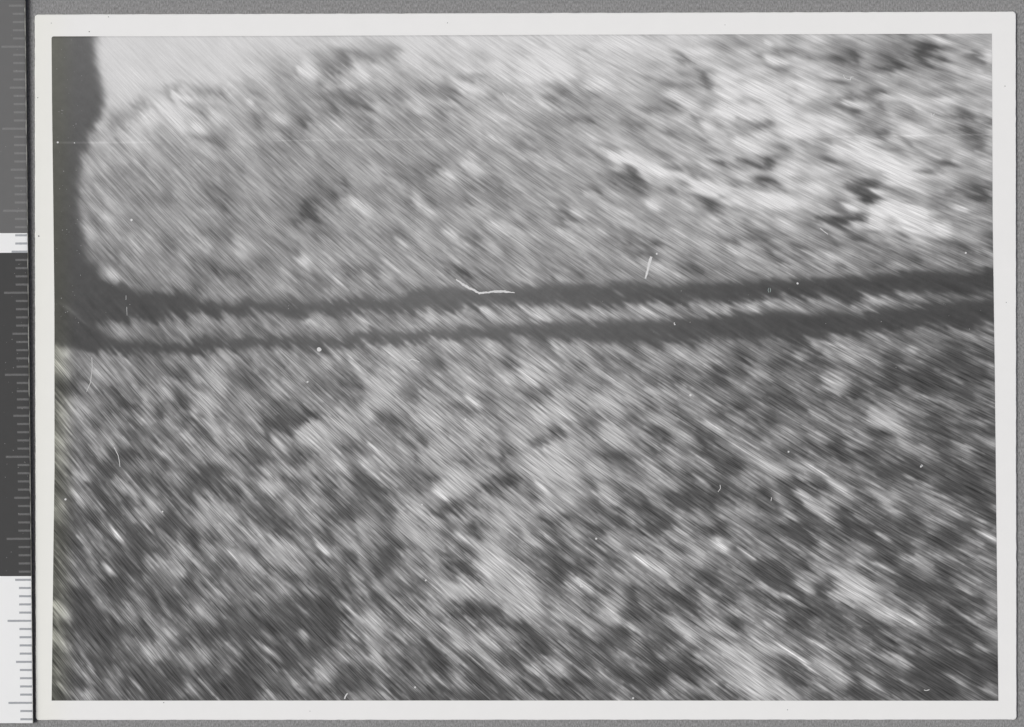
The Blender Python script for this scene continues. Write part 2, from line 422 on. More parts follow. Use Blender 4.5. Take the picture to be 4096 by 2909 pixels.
FEAT[200, 1430] = [(880,400,130,70,35),(670,490,100,30,55),(790,520,110,22,40),(1280,460,110,30,50),(1280,520,130,18,40),(1070,580,120,70,45),(1050,310,110,60,25),(1480,280,140,20,35),(1380,420,180,90,30),(1740,440,180,90,35),(1440,630,130,50,35),(1850,600,180,60,25),(2080,210,150,18,60),(2250,670,100,90,45),(2060,800,160,40,35),(1910,1000,130,40,60),
 (1960,1180,130,60,45),(2090,1220,170,50,40),(1130,850,140,30,50),(990,850,120,40,40),(990,760,160,25,35),(1330,800,200,25,45),(1310,870,140,25,30),(1440,880,140,45,30),(480,870,110,45,40),(280,1060,110,60,45),(320,1150,120,18,60),(260,1250,150,25,40),(400,1020,110,50,30),(1600,1190,120,28,55),(1780,1240,170,40,40),(1500,1350,220,60,40),(1350,1330,150,60,30),
 (1820,1520,150,35,65),(880,1520,120,22,60),(1170,1430,170,35,45),(440,1370,110,30,35),(210,1550,150,45,45),(580,1580,110,35,45),(1130,1090,130,80,30),(620,1110,130,50,30),(740,1170,130,50,30),(920,1340,160,80,25),(110,530,140,50,40),(110,900,150,40,40),(100,720,150,120,20),(2140,1330,130,40,35),(1620,980,200,60,20),(560,780,120,40,25),(660,740,150,30,20),(1650,700,200,20,30),(980,1010,160,15,25),
 (560,400,150,80,-35),(700,340,80,50,-30),(960,470,90,60,-30),(1170,380,90,60,-40),(1240,600,180,60,-50,-15),(1480,540,80,70,-35),(1980,620,120,80,-45,-30),(2240,470,90,60,-50,-20),(330,860,160,60,-40,0),(640,880,110,60,-50,0),(820,820,110,40,-35),(520,1020,90,60,-35),(400,1120,100,60,-50),(1000,970,100,80,-45),(1010,680,90,50,-35),(1320,1040,180,90,-45),(1500,1140,120,60,-40),
 (650,1270,100,60,-40),(900,1210,110,60,-35),(280,1370,150,90,-45),(500,1480,100,80,-45),(80,1520,90,90,-50),(1050,1460,90,50,-35),(1300,1560,100,80,-45),(1720,990,80,40,-35),(2100,1540,120,60,-40),(1880,780,80,60,-35),(2050,1260,80,40,-35),(1560,1360,120,30,-30),(770,570,80,50,-30),(250,180,80,60,-20),(110,250,90,70,-35),(1850,1370,110,60,-25),(2040,1060,80,40,-25)]
FEAT[1200, 1430] = [(1540,390,140,38,75),(720,270,160,110,35),(620,440,110,100,40),(210,610,150,110,35),(80,680,120,100,45),(1180,560,160,60,40),(1220,870,130,110,35),(660,820,130,30,60),(780,920,190,30,40),(900,820,130,40,35),(380,990,200,40,55),(650,1020,200,45,45),(1390,1120,160,150,45),(1250,1220,140,40,55),(130,1060,180,100,35),(2210,960,220,140,40),(2130,1130,150,22,65),(2130,1170,170,15,35),
 (1620,740,180,90,35),(1000,730,220,25,35),(1380,820,400,30,35),(2040,170,110,50,45),(1870,190,130,35,40),(1300,280,300,30,30),(1430,520,200,25,25),(860,1340,130,40,40),(1120,1420,170,60,45),(980,1290,130,50,25),(1650,1360,250,120,25),(1420,1430,130,70,25),(140,1470,150,40,35),(960,1540,200,80,25),(1930,1500,250,60,25),(1440,1600,110,30,45),(90,1280,110,80,25),(2200,530,250,100,25),(390,620,130,40,30),(380,1190,130,50,25),(2180,1320,150,60,20),(510,80,110,18,35),(850,1080,200,30,25),
 (430,290,130,80,-40),(70,480,150,70,-50,-10),(740,550,120,70,-35),(1060,400,130,50,-45),(960,580,110,60,-40),(1100,740,130,60,-35),(1280,620,40,50,-35),(1440,520,110,40,-40),(1700,840,130,50,-55,-20),(2180,700,110,50,-55,-10),(2060,340,130,90,-40),(1640,470,130,50,-30),(1080,1110,180,110,-50),(1700,1140,170,55,-60,5),(1840,1110,60,40,-35),(1400,1310,180,50,-55,-15),(1230,1360,130,60,-45),(1210,1450,60,80,-40),
 (620,1250,160,90,-40),(700,1380,200,80,-35,-5),(70,900,150,70,-45),(500,840,140,60,-30),(560,1040,80,60,-35),(820,1230,130,50,-40),(280,1550,200,80,-45,-10),(2220,1440,120,70,-50),(2090,1200,100,50,-35),(1560,1550,110,70,-45),(1070,890,110,50,-35),(1480,720,80,40,-25),(220,1120,90,50,-25),(1430,950,90,60,-25),(430,1420,110,60,-25)]
FEAT[2200, 1430] = [(530,450,200,80,40),(130,500,300,40,40),(580,690,200,80,35),(60,950,250,120,40),(180,1100,250,60,45),(430,1000,150,50,40),(1470,630,170,35,60),(1800,880,380,50,45),(1430,780,120,40,40),(1950,960,250,50,35),(1080,330,180,25,35),(930,320,130,30,25),(1100,640,300,50,35),(1310,890,250,35,35),(1080,930,130,60,30),(520,1240,150,50,40),(680,1430,200,35,40),(1350,1110,130,35,40),(1690,1130,200,30,45),(1770,1050,150,60,30),
 (1600,1380,220,90,30),(2240,1230,110,50,45),(2230,1060,130,40,35),(1250,480,170,12,45),(1400,440,120,30,35),(550,200,300,25,35),(1700,220,200,60,20),(1380,1440,150,40,30),(1820,1350,150,40,30),(900,1420,130,40,30),(360,1450,130,30,30),(1480,1590,80,25,45),(200,1540,200,30,30),(1150,1420,300,20,25),(1950,780,130,40,25),(1650,1510,120,40,25),(850,950,150,60,25),(250,750,200,60,25),(2200,330,170,80,15),(650,1110,130,18,30),(2120,1390,150,25,30),(1250,930,400,12,30),(1850,120,110,80,20),(2180,1590,120,15,40),(2100,640,150,30,15),
 (1020,200,110,60,-45),(1640,430,130,70,-45),(1540,490,90,60,-40),(1860,530,150,60,-40),(1920,330,300,80,-45),(1300,740,170,90,-50),(1350,570,110,60,-40),(1000,630,120,50,-45),(880,660,110,60,-35),(450,580,110,60,-35),(330,640,110,60,-30),(60,680,160,50,-50,-5),(430,820,130,50,-40),(920,790,200,70,-25),(1600,980,200,70,-45),(1500,1180,220,60,-55,15),(1430,1240,120,60,-45),(1920,1240,200,60,-55),(2100,860,200,60,-40),(820,1310,130,60,-45),
 (1200,1350,130,90,-45),(1080,1490,180,90,-55),(330,1200,150,70,-45),(20,1190,60,50,-35),(580,1080,110,60,-35),(50,1470,130,90,-40),(2200,1500,180,90,-45),(1560,1560,100,80,-40),(900,990,110,60,-35),(1870,1590,170,50,-30),(2200,420,150,40,-30),(2080,1080,180,60,-30),(480,1480,130,60,-30),(720,500,110,50,-25),(1170,1060,110,50,-20),(1240,1270,180,30,-30),(800,1520,100,70,-30)]
FEAT[3000, 1430] = [(1230,590,200,70,60),(1150,540,150,60,25),(1300,430,200,50,30),(770,220,160,90,45),(730,290,130,50,25),(1510,330,130,18,55),(1350,230,150,30,40),(1370,270,110,30,30),(1470,420,150,35,40),(600,520,200,30,40),(1010,470,200,22,40),(840,420,130,20,25),(1040,220,120,15,35),(590,1000,250,28,65),(550,840,150,40,40),(700,830,200,40,35),(1010,910,220,30,30),(1500,1100,160,30,60),(1400,1060,90,22,50),(1580,1140,80,18,45),
 (1560,850,170,60,35),(1900,800,150,30,35),(2080,730,250,35,45),(1960,560,200,25,30),(1240,1340,170,60,45),(1250,1210,200,80,20),(740,1470,160,40,55),(620,1370,200,50,35),(630,1270,130,40,30),(470,1240,140,50,50),(1780,1360,250,50,30),(1640,1510,200,40,40),(1160,1570,170,30,50),(880,1240,250,40,25),(790,1140,150,60,20),(1340,930,220,40,30),(1700,950,200,40,25),(1870,210,110,25,30),(2000,240,150,30,20),(2100,980,150,40,20),(1750,390,180,30,25),(900,700,300,18,30),(2120,1590,150,25,55),(1720,1220,130,30,30),(2020,1100,200,50,15),(860,1410,130,25,25),(640,670,150,60,20),(350,1390,200,40,25),
 (1000,400,200,60,-40),(920,290,130,60,-30),(820,800,220,90,-50),(650,370,120,50,-35),(1230,200,110,50,-40),(1450,180,250,60,-40),(1650,650,280,70,-50),(1450,340,130,50,-35),(1580,430,110,50,-40),(2050,680,200,50,-35),(2150,420,60,100,-40),(1000,1020,160,60,-35),(950,1130,120,60,-30),(1850,1020,170,60,-45),(2020,860,150,50,-45),(1250,760,200,50,-40),(1000,1480,250,70,-50),(780,1330,110,70,-40),(2050,1330,280,80,-50),(1900,1180,200,50,-40),(1300,1440,200,60,-30),(1060,1230,110,50,-30),(400,1510,220,70,-45),(1480,1000,200,40,-30),(1600,1330,130,40,-20),(1900,1480,250,60,-35),(1150,700,150,40,-30),(2000,450,150,40,-25),(2000,100,200,60,-30),(1600,1590,200,50,-30)]
FEAT[200, 2110] = [(510,370,130,35,90),(560,390,130,25,70),(100,730,140,60,80),(50,800,80,30,40),(1120,350,150,90,55),(1450,540,170,22,70),(1870,1030,220,38,95),(1980,1120,180,35,60),(600,1280,130,32,75),(130,1440,130,40,80),(1000,710,170,40,50),(1190,710,150,40,60),(1630,250,150,35,50),(1400,120,150,60,40),(2110,170,130,60,40),(500,210,130,30,45),(620,100,130,35,45),(190,290,130,35,35),(200,480,130,40,40),(520,860,130,40,50),(710,750,130,60,35),(840,680,130,18,30),(920,1120,130,80,55),(980,1060,150,40,35),(1330,1110,150,70,55),
 (1570,520,130,40,45),(1250,260,220,30,40),(340,1340,110,30,45),(380,1280,150,25,30),(770,1400,150,30,50),(990,1460,150,25,50),(1230,1420,150,70,35),(1400,1420,300,40,35),(350,1500,90,60,40),(200,900,170,35,40),(60,1000,150,50,50),(1390,790,150,70,35),(960,880,200,80,25),(1800,340,200,50,30),(1870,620,110,35,35),(2030,500,150,30,30),(1620,1070,170,35,35),(1210,1170,150,40,30),(1550,1250,110,60,25),(2140,760,130,30,40),(2250,740,150,18,45),(2160,1080,150,35,35),(2200,1420,170,40,40),(2250,940,100,40,35),(880,120,130,30,25),(300,120,200,30,30),(1170,200,150,40,35),(2000,230,250,60,20),(280,900,170,25,25),(1950,1480,250,40,20),
 (880,240,150,80,-45,0),(740,380,130,90,-50),(300,740,200,110,-45),(200,590,130,70,-35),(650,560,130,70,-30),(1240,480,130,80,-40),(1080,720,90,80,-40),(850,740,80,50,-30),(1490,930,90,80,-50),(1800,820,300,90,-35),(560,1050,200,90,-40),(540,1180,200,60,-30),(1700,1300,130,90,-45),(1600,1440,200,100,-55,0),(1020,1250,120,70,-45),(900,1460,150,60,-40),(100,1180,130,60,-30),(1280,80,100,60,-35),(1770,210,130,60,-35),(1400,1040,200,60,-40),(2190,1250,130,80,-45),(1930,960,110,50,-35),(60,150,90,130,-35),(480,450,130,50,-30),(30,860,80,50,-30),(1230,1030,110,60,-30),(230,1420,90,60,-35),(2200,620,110,80,-25),(680,1380,100,50,-35)]
FEAT[1200, 2110] = [(205,205,130,38,85),(630,430,170,25,50),(760,600,250,22,50),(880,720,220,30,55),(1410,580,150,90,50),(1280,560,130,60,40),(1600,590,250,60,40),(1850,480,400,130,45),(2000,650,200,90,40),(1250,380,170,60,40),(1500,320,170,30,30),(1420,970,200,55,60),(1690,1010,150,60,55),(1400,1170,200,25,65),(1220,1030,170,40,45),(680,1180,130,45,60),(480,980,110,28,50),(700,1370,220,32,60),(1140,1350,250,60,45),(1210,1340,150,20,35),(200,1250,170,80,45),(550,830,250,70,35),(670,830,200,60,30),(1010,980,200,45,45),(900,430,150,60,35),(800,500,170,40,30),(270,330,170,15,45),(130,560,130,15,35),(340,680,150,18,40),(120,760,140,18,45),(50,760,150,18,40),
 (540,550,150,45,35),(1820,960,220,45,40),(1830,820,110,50,35),(1650,1150,250,60,30),(1750,1280,220,50,35),(2200,890,200,30,35),(2000,1160,300,25,30),(1070,120,200,60,40),(1460,100,180,40,35),(1680,200,250,60,30),(2230,110,120,22,40),(1420,1400,120,70,35),(1100,680,200,22,30),(1160,830,300,30,30),(840,1060,170,40,30),(650,1080,300,18,35),(750,1500,150,40,35),(30,960,110,40,40),(2130,1330,200,50,25),(620,130,200,60,25),
 (800,240,200,120,-50),(1430,400,130,50,-65,-5),(1110,510,220,60,-50,25),(200,690,250,100,-55,20),(300,770,150,70,-40),(1490,720,150,60,-60,15),(1370,790,130,50,-45,-20),(210,320,90,60,-45),(370,490,130,50,-35),(640,620,150,60,-35),(490,680,90,50,-30),(1180,1190,160,110,-50),(880,890,90,60,-40),(800,970,110,40,-40),(1100,1080,90,80,-35),(1570,950,90,60,-40),(1950,970,250,70,-50),(1850,1140,200,70,-45),(1300,1460,130,60,-50),(880,1430,170,70,-40),(2230,470,130,70,-40),(2060,170,200,50,-40),(1560,90,110,60,-35),
 (390,1440,130,70,-40),(350,1200,130,60,-40),(130,1490,130,60,-40),(560,1090,100,50,-35),(30,880,150,60,-35),(1170,220,130,50,-40),(950,620,110,60,-35),(1740,700,100,60,-35),(1850,1490,120,60,-35),(2000,1350,250,60,-35),(50,1150,130,80,-30),(620,1290,100,40,-30),(1480,1480,130,50,-35),(250,80,130,60,-35),(2150,1190,200,60,-30)]
FEAT[2200, 2110] = [(150,270,150,35,55),(300,490,130,35,65),(400,490,110,30,45),(480,650,200,45,60),(540,790,150,55,65),(760,900,150,35,65),(700,880,110,40,35),(600,620,150,70,45),(170,130,170,35,45),(590,120,150,50,45),(810,290,130,28,60),(930,340,180,50,55),(1000,390,120,30,35),(1520,140,110,55,70),(1550,190,110,20,50),(1760,250,150,28,50),(1950,560,170,35,60),(2160,640,170,30,45),(2060,600,110,40,30),(1390,640,130,50,55),(1350,560,90,50,30),(1170,880,230,60,60),(1470,850,220,60,60),(1580,920,130,30,35),(1700,760,250,22,50),(1380,1190,170,18,55),(780,1270,140,35,50),(1020,1480,150,30,60),(1700,1290,400,150,50),(1850,1400,300,100,40),(2080,1440,180,60,40),(2140,1130,250,45,55),(1880,1020,200,50,40),(2260,1200,90,25,35),
 (120,1290,200,60,35),(60,1180,180,90,25),(340,1320,350,22,35),(950,1120,170,22,30),(430,1110,170,40,20),(690,1470,150,35,40),(620,1520,80,30,40),(1060,230,170,50,30),(1150,560,400,22,40),(650,450,170,35,35),(880,540,300,30,25),(1520,1060,250,25,35),(1850,130,200,40,25),(1960,200,150,50,25),(1800,700,200,60,20),(2040,790,180,40,30),(2230,850,150,18,40),(1280,270,200,90,20),(200,560,200,25,25),(300,850,300,60,20),(1180,1060,150,30,25),(2200,150,170,60,25),(40,770,110,30,30),(2230,500,150,50,25),
 (130,380,200,80,-55),(770,200,110,40,-50),(340,280,130,80,-40),(680,590,110,60,-40),(1240,660,200,100,-55),(1280,720,170,60,-35,0),(780,780,80,50,-45),(900,730,250,60,-35),(1080,1180,250,100,-45),(980,1280,180,110,-55),(880,1380,150,80,-40),(1500,1180,250,60,-40),(1400,440,150,70,-45),(2060,340,200,80,-45),(1950,460,250,50,-50),(1750,540,200,60,-45),(2210,770,100,90,-50),(240,1370,150,70,-45),(700,1390,120,70,-40),(1560,1390,130,60,-45),(1090,190,110,50,-40),(530,1230,250,60,-30),(500,1060,250,60,-30),(1030,890,150,50,-30),(2080,60,200,60,-35),(1550,1000,200,50,-35),(2200,880,150,60,-35),(1000,30,150,50,-35),(60,1480,150,60,-45),(1330,1280,130,60,-35),(1700,360,130,50,-30),(1640,130,120,40,-40),(2200,1260,180,50,-30),(2070,1380,120,50,-45),(1320,560,60,80,-30)]
FEAT[3000, 2110] = [(950,530,280,110,75),(900,600,150,70,30),(1180,760,160,60,65),(1330,790,250,45,50),(1280,400,250,30,60),(1150,330,120,30,45),(590,1030,170,28,75),(1840,1360,170,35,60),(2050,1070,150,25,75),(2010,1090,110,40,30),(1350,1200,170,50,50),(1250,1180,200,40,35),(480,540,170,35,50),(400,1130,270,30,60),(520,1250,130,20,35),(1600,1110,150,55,45),(1950,580,200,22,50),(1980,760,250,22,45),(1380,690,250,25,40),(1500,770,150,40,35),(1530,700,170,40,25),(1680,260,130,35,40),(1500,320,250,45,35),(1050,360,150,25,35),(1180,80,160,30,60),(1030,180,150,35,45),(920,170,150,25,35),(600,110,220,50,45),(700,380,500,22,40),(570,370,170,20,40),(590,270,150,18,35),(700,730,200,20,35),(1180,900,350,25,40),(1000,990,130,60,35),(1300,920,170,30,40),(1080,1100,220,35,40),(760,1290,200,60,45),
 (640,1220,150,40,30),(1020,1350,200,25,35),(1100,1430,200,60,30),(740,1480,250,40,30),(2100,1450,200,30,60),(2020,1470,180,25,40),(1920,1140,200,20,50),(2130,920,200,45,30),(1450,850,200,60,25),(1300,1340,150,22,40),(2130,80,170,30,60),(1800,720,300,40,25),(1750,1000,250,50,15),(1560,190,170,60,20),(2150,700,110,35,35),(1650,850,250,25,25),(560,420,120,60,25),(780,590,130,60,35),(1900,380,200,60,12),
 (640,560,130,90,-60),(560,740,200,80,-50),(1390,200,130,80,-50),(1400,480,200,90,-45),(1480,540,250,70,-40),(1850,820,280,100,-50),(1850,900,150,60,-30),(1580,1280,220,90,-45),(1600,1400,120,80,-35),(1320,1430,160,70,-45),(950,1450,170,80,-40),(1030,820,110,50,-45),(1900,1290,250,60,-40),(1150,270,130,60,-35),(2100,640,200,50,-40),(900,320,130,50,-30),(1980,260,170,60,-25),(850,880,200,50,-30),(1150,610,170,60,-25),(2130,1150,150,80,-30),(700,950,200,60,-25),(1080,1270,200,50,-30),(640,1490,130,50,-35),(1750,1160,200,50,-30),(2150,1280,170,60,-25),(1230,1030,150,50,-30),(2050,1380,200,40,-25),(900,60,250,50,-35),(1750,100,200,60,-20)]
ZOOM = 2.2204
layer_b = np.zeros((H_, W_))
layer_d = np.zeros((H_, W_))
layer_s = np.zeros((H_, W_))                # crisp bright dashes
for (ox, oy), items in FEAT.items():
    for it in items:
        fx_, fy_, ln, wd, dv = it[:5]
        px, py = ox + fx_ / ZOOM, oy + fy_ / ZOOM
        a = math.radians(it[5]) if len(it) > 5 else float(flow((px - 206) / 3787, (py - 140) / 2663))
        k_l, k_w = (0.86, 1.08) if dv < 0 else ((0.78, 1.0) if wd > 40 else (0.64, 0.66))
        L2, W2 = ln / ZOOM * k_l, wd / ZOOM * k_w
        r = int(max(L2, W2) * 2.4 / STEP) + 3
        ci, cj = int((py - gy[0]) / STEP), int((px - gx[0]) / STEP)
        i0, i1, j0, j1 = max(0, ci - r), min(H_, ci + r), max(0, cj - r), min(W_, cj + r)
        if i1 <= i0 or j1 <= j0: continue
        dx, dy = X[i0:i1, j0:j1] - px, Y[i0:i1, j0:j1] - py
        s = (dx * math.cos(a) + dy * math.sin(a)) / L2
        t = (-dx * math.sin(a) + dy * math.cos(a)) / W2
        if dv > 0:
            sharp = 3.2 if (dv >= 40 and wd < 46) else 2.2
            dst = layer_s if sharp > 3 else layer_b
            dst[i0:i1, j0:j1] += dv * np.exp(-(np.abs(s) ** 3.2) - np.abs(t) ** sharp)
        else:
            layer_d[i0:i1, j0:j1] += dv * np.exp(-0.9 * s * s - 0.9 * t * t)

def curve(pts, q):
    return np.interp(q, [p[0] for p in pts], [p[1] for p in pts])


def sig(d, w):
    return 1 / (1 + np.exp(np.clip(-d / w * 2.2, -40, 40)))


# broad, cloudy patches: (x, y, length, width, tone change, angle) in 0.5584x overview
for (fx_, fy_, ln, wd, dv, an) in (
    (1640, 250, 260, 70, 20, 15), (1880, 320, 330, 80, 22, 10), (1490, 385, 230, 45, 26, 18), (1720, 445, 260, 45, 30, 12), (2020, 495, 170, 60, 36, 10), (1760, 215, 200, 60, 14, 20), (2060, 215, 240, 60, 12, 15), (1580, 320, 160, 40, 12, 10),
    (1950, 420, 110, 35, -22, 5), (1700, 375, 120, 40, -22, 0), (1600, 385, 150, 30, -10, 10), (1900, 500, 160, 26, -28, 5), (2060, 110, 180, 45, -22, 8), (1900, 140, 220, 50, -14, 15), (2130, 270, 120, 120, -12, 0), (1590, 180, 110, 40, -16, 5), (1850, 245, 120, 30, -22, 10),
    (800, 130, 170, 45, -20, -5), (790, 220, 160, 50, -20, 0), (690, 250, 120, 40, -10, 0), (1020, 190, 220, 45, -10, 5), (410, 205, 130, 24, -16, 0), (300, 240, 110, 26, -18, -20), (430, 262, 200, 40, 14, 0), (1090, 150, 300, 60, 12, 5),
    (860, 400, 200, 60, -12, -10), (720, 440, 200, 60, -10, -20), (980, 340, 260, 70, 6, 0), (1050, 560, 300, 60, 8, 0),
    (700, 960, 130, 50, 18, -20), (860, 850, 90, 90, 14, -50), (1010, 1080, 130, 80, 22, -40), (1230, 1040, 160, 80, 20, 20), (1170, 1110, 120, 60, 14, 0), (920, 1150, 120, 80, 14, 0), (1350, 930, 160, 50, 12, 20),
    (1150, 1290, 220, 90, 26, 40), (1020, 1330, 120, 60, 16, 0), (1900, 1310, 150, 80, 24, 20), (1980, 930, 120, 50, 20, 20), (1690, 1500, 200, 90, 26, 30), (1500, 830, 260, 50, 8, 20), (1180, 900, 160, 40, 8, 20), (350, 1260, 120, 60, 12, 30), (480, 1150, 100, 60, 10, 0),
    (590, 960, 130, 50, -16, -40), (640, 1060, 150, 60, -14, 0), (240, 1060, 140, 70, -16, 0), (370, 1090, 150, 60, -12, 0), (210, 1250, 170, 110, -14, 0), (700, 1370, 150, 110, -20, -20), (530, 1530, 190, 80, -20, 0), (820, 1260, 150, 70, -14, 0), (1090, 1090, 150, 34, -20, -20), (1030, 1280, 100, 30, -20, 0), (1060, 1360, 110, 36, -18, 0), (970, 1130, 120, 40, -12, -30),
    (1440, 1450, 150, 100, -18, 20), (1370, 1530, 180, 70, -14, 10), (2080, 1440, 220, 130, -14, 30), (2060, 880, 260, 60, -16, 10), (1850, 870, 150, 50, -10, 10), (1600, 1060, 200, 60, -14, 20), (1780, 1180, 220, 60, -10, 20), (2140, 1060, 170, 140, -10, 20), (2030, 1060, 150, 50, -14, 20), (1540, 1330, 160, 60, -10, 20), (1260, 1430, 170, 60, -12, 30), (250, 1440, 160, 80, -10, 30), (1900, 1030, 160, 40, -12, 20), (840, 1490, 200, 70, -12, 20)):
    px, py, L2, W2, a = fx_ / 0.5584, fy_ / 0.5584, ln / 0.5584 * 0.55, wd / 0.5584 * 0.6, math.radians(an)
    dx, dy = X - px, Y - py
    s = (dx * math.cos(a) + dy * math.sin(a)) / L2
    t = (-dx * math.sin(a) + dy * math.cos(a)) / W2
    (layer_b if dv > 0 else layer_d)[...] += dv * np.exp(-s * s - t * t)

# streaky edges: look the clumps up along the direction of smear
disp = 13 * n_fine + 11 * n_mid + 10 * n_big
fb = sample(layer_b, X + CT * disp * 0.35, Y + ST * disp * 0.35)
wob = 26 * n_rip + 20 * n_clump2      # break the clumps up
fd = sample(smear(sample(layer_d, X + wob, Y + 0.45 * np.roll(wob, 37, 1)), 34, 8), X + CT * disp * 0.6, Y + ST * disp * 0.6)

WEDGE = [(206,500),(400,490),(600,410),(800,325),(1000,290),(1200,215),(1400,185),(1600,200),(1800,250),(2000,290),(2150,300),(2300,250),(2500,215),(2700,185),(2900,150),(3100,100),(3993,60)]
wm = 0.9 * sig(np.interp(gx, [p[0] for p in WEDGE], [p[1] for p in WEDGE])[None, :] - Y + 22 * n_mid + 45 * n_huge, 75)
base = base * (1 - wm) + (211 - 7 * U) * wm
CON = CON * (1 - 0.38 * wm)
far_r = sig(X - 2450 + (Y - 500) * 0.5, 350) * sig(960 - Y + (X - 3300) * 0.06, 120)     # smoother, bolder ground at the upper right
low_l = sig(Y - 1450, 150)
base = base + 15 * far_r * sig(3850 - X, 120) * sig(Y - 260, 110) + 9 * low_l * sig(1500 - X, 500) + 13 * low_l * sig(X - 2300, 500)
CON = CON * (1 - 0.40 * far_r)
tone = (base + fb * (1.0 + 0.12 * low_l - 0.15 * far_r) + fd * (1.06 - 0.2 * wm + 0.16 * far_r - 0.14 * low_l)
        + CON * (3.0 * n_fine + 5.5 * n_mid + 5.0 * n_big + 2.0 * n_huge)
        + (1 - 0.75 * wm) * ((1 - far_r) * (6.0 + 4.0 * low_l) * (0.75 * n_clump + 0.75 * n_clump2) + far_r * 15 * n_rip)
        + CON * (30 + 16 * low_l) * np.tanh(dots * 0.9) - CON * 10 * np.tanh(dark) - CON * 6 - 3 * low_l)
# soft shoulders of the printing paper
tone = tone + 0.10 * low_l * (tone - gblur(tone, 60))
knee = 190 - 34 * low_l
tone = np.where((tone > knee) & (low_l > 0.02), knee + 30 * np.tanh((tone - knee) / 44), tone)
tone = tone + (0.62 + 0.28 * low_l) * sample(layer_s, X + CT * disp * 0.25, Y + ST * disp * 0.25)
tone = np.where(tone > 190, 190 + 30 * np.tanh((tone - 190) / 30), tone)
tone = np.where(tone < 105, 74 + 31 * np.exp((tone - 105) / 31), tone)

# the dark upright bar and the two dark bands
POST = [(146,381),(250,386),(300,398),(380,414),(420,416),(478,398),(514,371),(554,353),(590,347),(626,331),(680,324),(770,321),(860,321),(912,328),(989,340),(1052,353),(1097,371),(1124,403),(1138,452),(1150,470),(2900,470)]
B1T = [(206,1000),(371,1097),(403,1124),(452,1138),(515,1156),(574,1165),(650,1165),(740,1170),(790,1196),(876,1210),(966,1205),(1056,1207),(1200,1203),(1290,1207),(1380,1192),(1515,1186),(1605,1183),(1641,1158),(1718,1147),(1830,1156),(1966,1156),(2056,1147),(2146,1142),(2200,1134),(2290,1142),(2380,1134),(2515,1135),(2605,1138),(2718,1142),(2785,1131),(2920,1120),(3056,1117),(3248,1115),(3360,1106),(3450,1102),(3540,1097),(3608,1084),(3720,1081),(3856,1084),(3923,1072),(3993,1058)]
B1B = [(206,1330),(345,1312),(371,1302),(425,1289),(493,1291),(560,1286),(650,1284),(740,1273),(876,1264),(1011,1259),(1200,1264),(1335,1264),(1448,1259),(1560,1255),(1650,1248),(1740,1244),(1853,1244),(1966,1230),(2078,1219),(2200,1219),(2290,1228),(2380,1237),(2515,1225),(2583,1214),(2740,1208),(2875,1214),(2966,1210),(3033,1199),(3180,1188),(3293,1183),(3383,1214),(3450,1200),(3540,1187),(3630,1174),(3766,1169),(3900,1174),(3993,1179)]
B2T = [(206,1290),(345,1306),(375,1312),(416,1334),(452,1358),(515,1367),(650,1363),(763,1363),(830,1349),(920,1358),(988,1345),(1100,1340),(1200,1343),(1312,1347),(1425,1331),(1560,1327),(1650,1327),(1740,1316),(1875,1309),(2010,1300),(2146,1295),(2200,1288),(2335,1293),(2425,1289),(2515,1289),(2583,1284),(2673,1289),(2763,1273),(2875,1268),(2965,1250),(3100,1246),(3203,1250),(3315,1244),(3383,1250),(3450,1262),(3518,1241),(3608,1232),(3675,1223),(3810,1205),(3993,1200)]
B2B = [(206,1374),(290,1394),(380,1408),(452,1421),(515,1412),(605,1412),(740,1412),(830,1403),(920,1390),(1010,1399),(1146,1390),(1290,1390),(1425,1385),(1538,1390),(1650,1381),(1785,1363),(1920,1367),(2033,1361),(2100,1347),(2200,1358),(2290,1363),(2425,1372),(2560,1381),(2650,1385),(2763,1372),(2875,1358),(2965,1356),(3100,1365),(3248,1358),(3360,1349),(3473,1336),(3563,1318),(3675,1318),(3766,1304),(3878,1313),(3993,1308)]


dd = np.clip(8 * n_fine + 12 * n_mid + 5 * n_big, -55, 55)


def masks(dd, wb, wp):
    XD, YD = X + CT * dd, Y + ST * dd
    up = sig(YD - curve(B1T, XD), wb) * sig(curve(B1B, XD) - YD, wb)
    low = sig(YD - curve(B2T, XD), wb) * sig(curve(B2B, XD) - YD, wb)
    XP, YP = X + CT * dd * 0.28, Y + ST * dd * 0.28
    post = sig(curve(POST, YP) - XP, wp) * sig(1180 - Y, 10)
    return up, low, post


up, low, post = masks(dd, 14.0, 19.0)
left_fill = sig(395 - X, 16) * sig(Y - 1050, 20) * sig(curve(B2B, X) - Y, 13)
allm = 1 - (1 - up) * (1 - low) * (1 - post) * (1 - left_fill)
band_v = np.interp(gx, [206, 700, 1200, 1700, 2200, 2700, 3200, 3993], [82, 82, 96, 105, 99, 87, 80, 77])[None, :] * np.ones((H_, 1))
post_v = np.interp(gy, [146, 500, 900, 1200], [104, 95, 86, 82])[:, None] * np.ones((1, W_))
pw = sig(430 - X, 30) * sig(1180 - Y, 40)
dk = band_v * (1 - pw) + post_v * pw
dk = dk + (1 - 0.85 * pw) * (1.9 * n_mid + 1.2 * n_fine) + 0.9 * nrm(gblur(white(), 2.0))
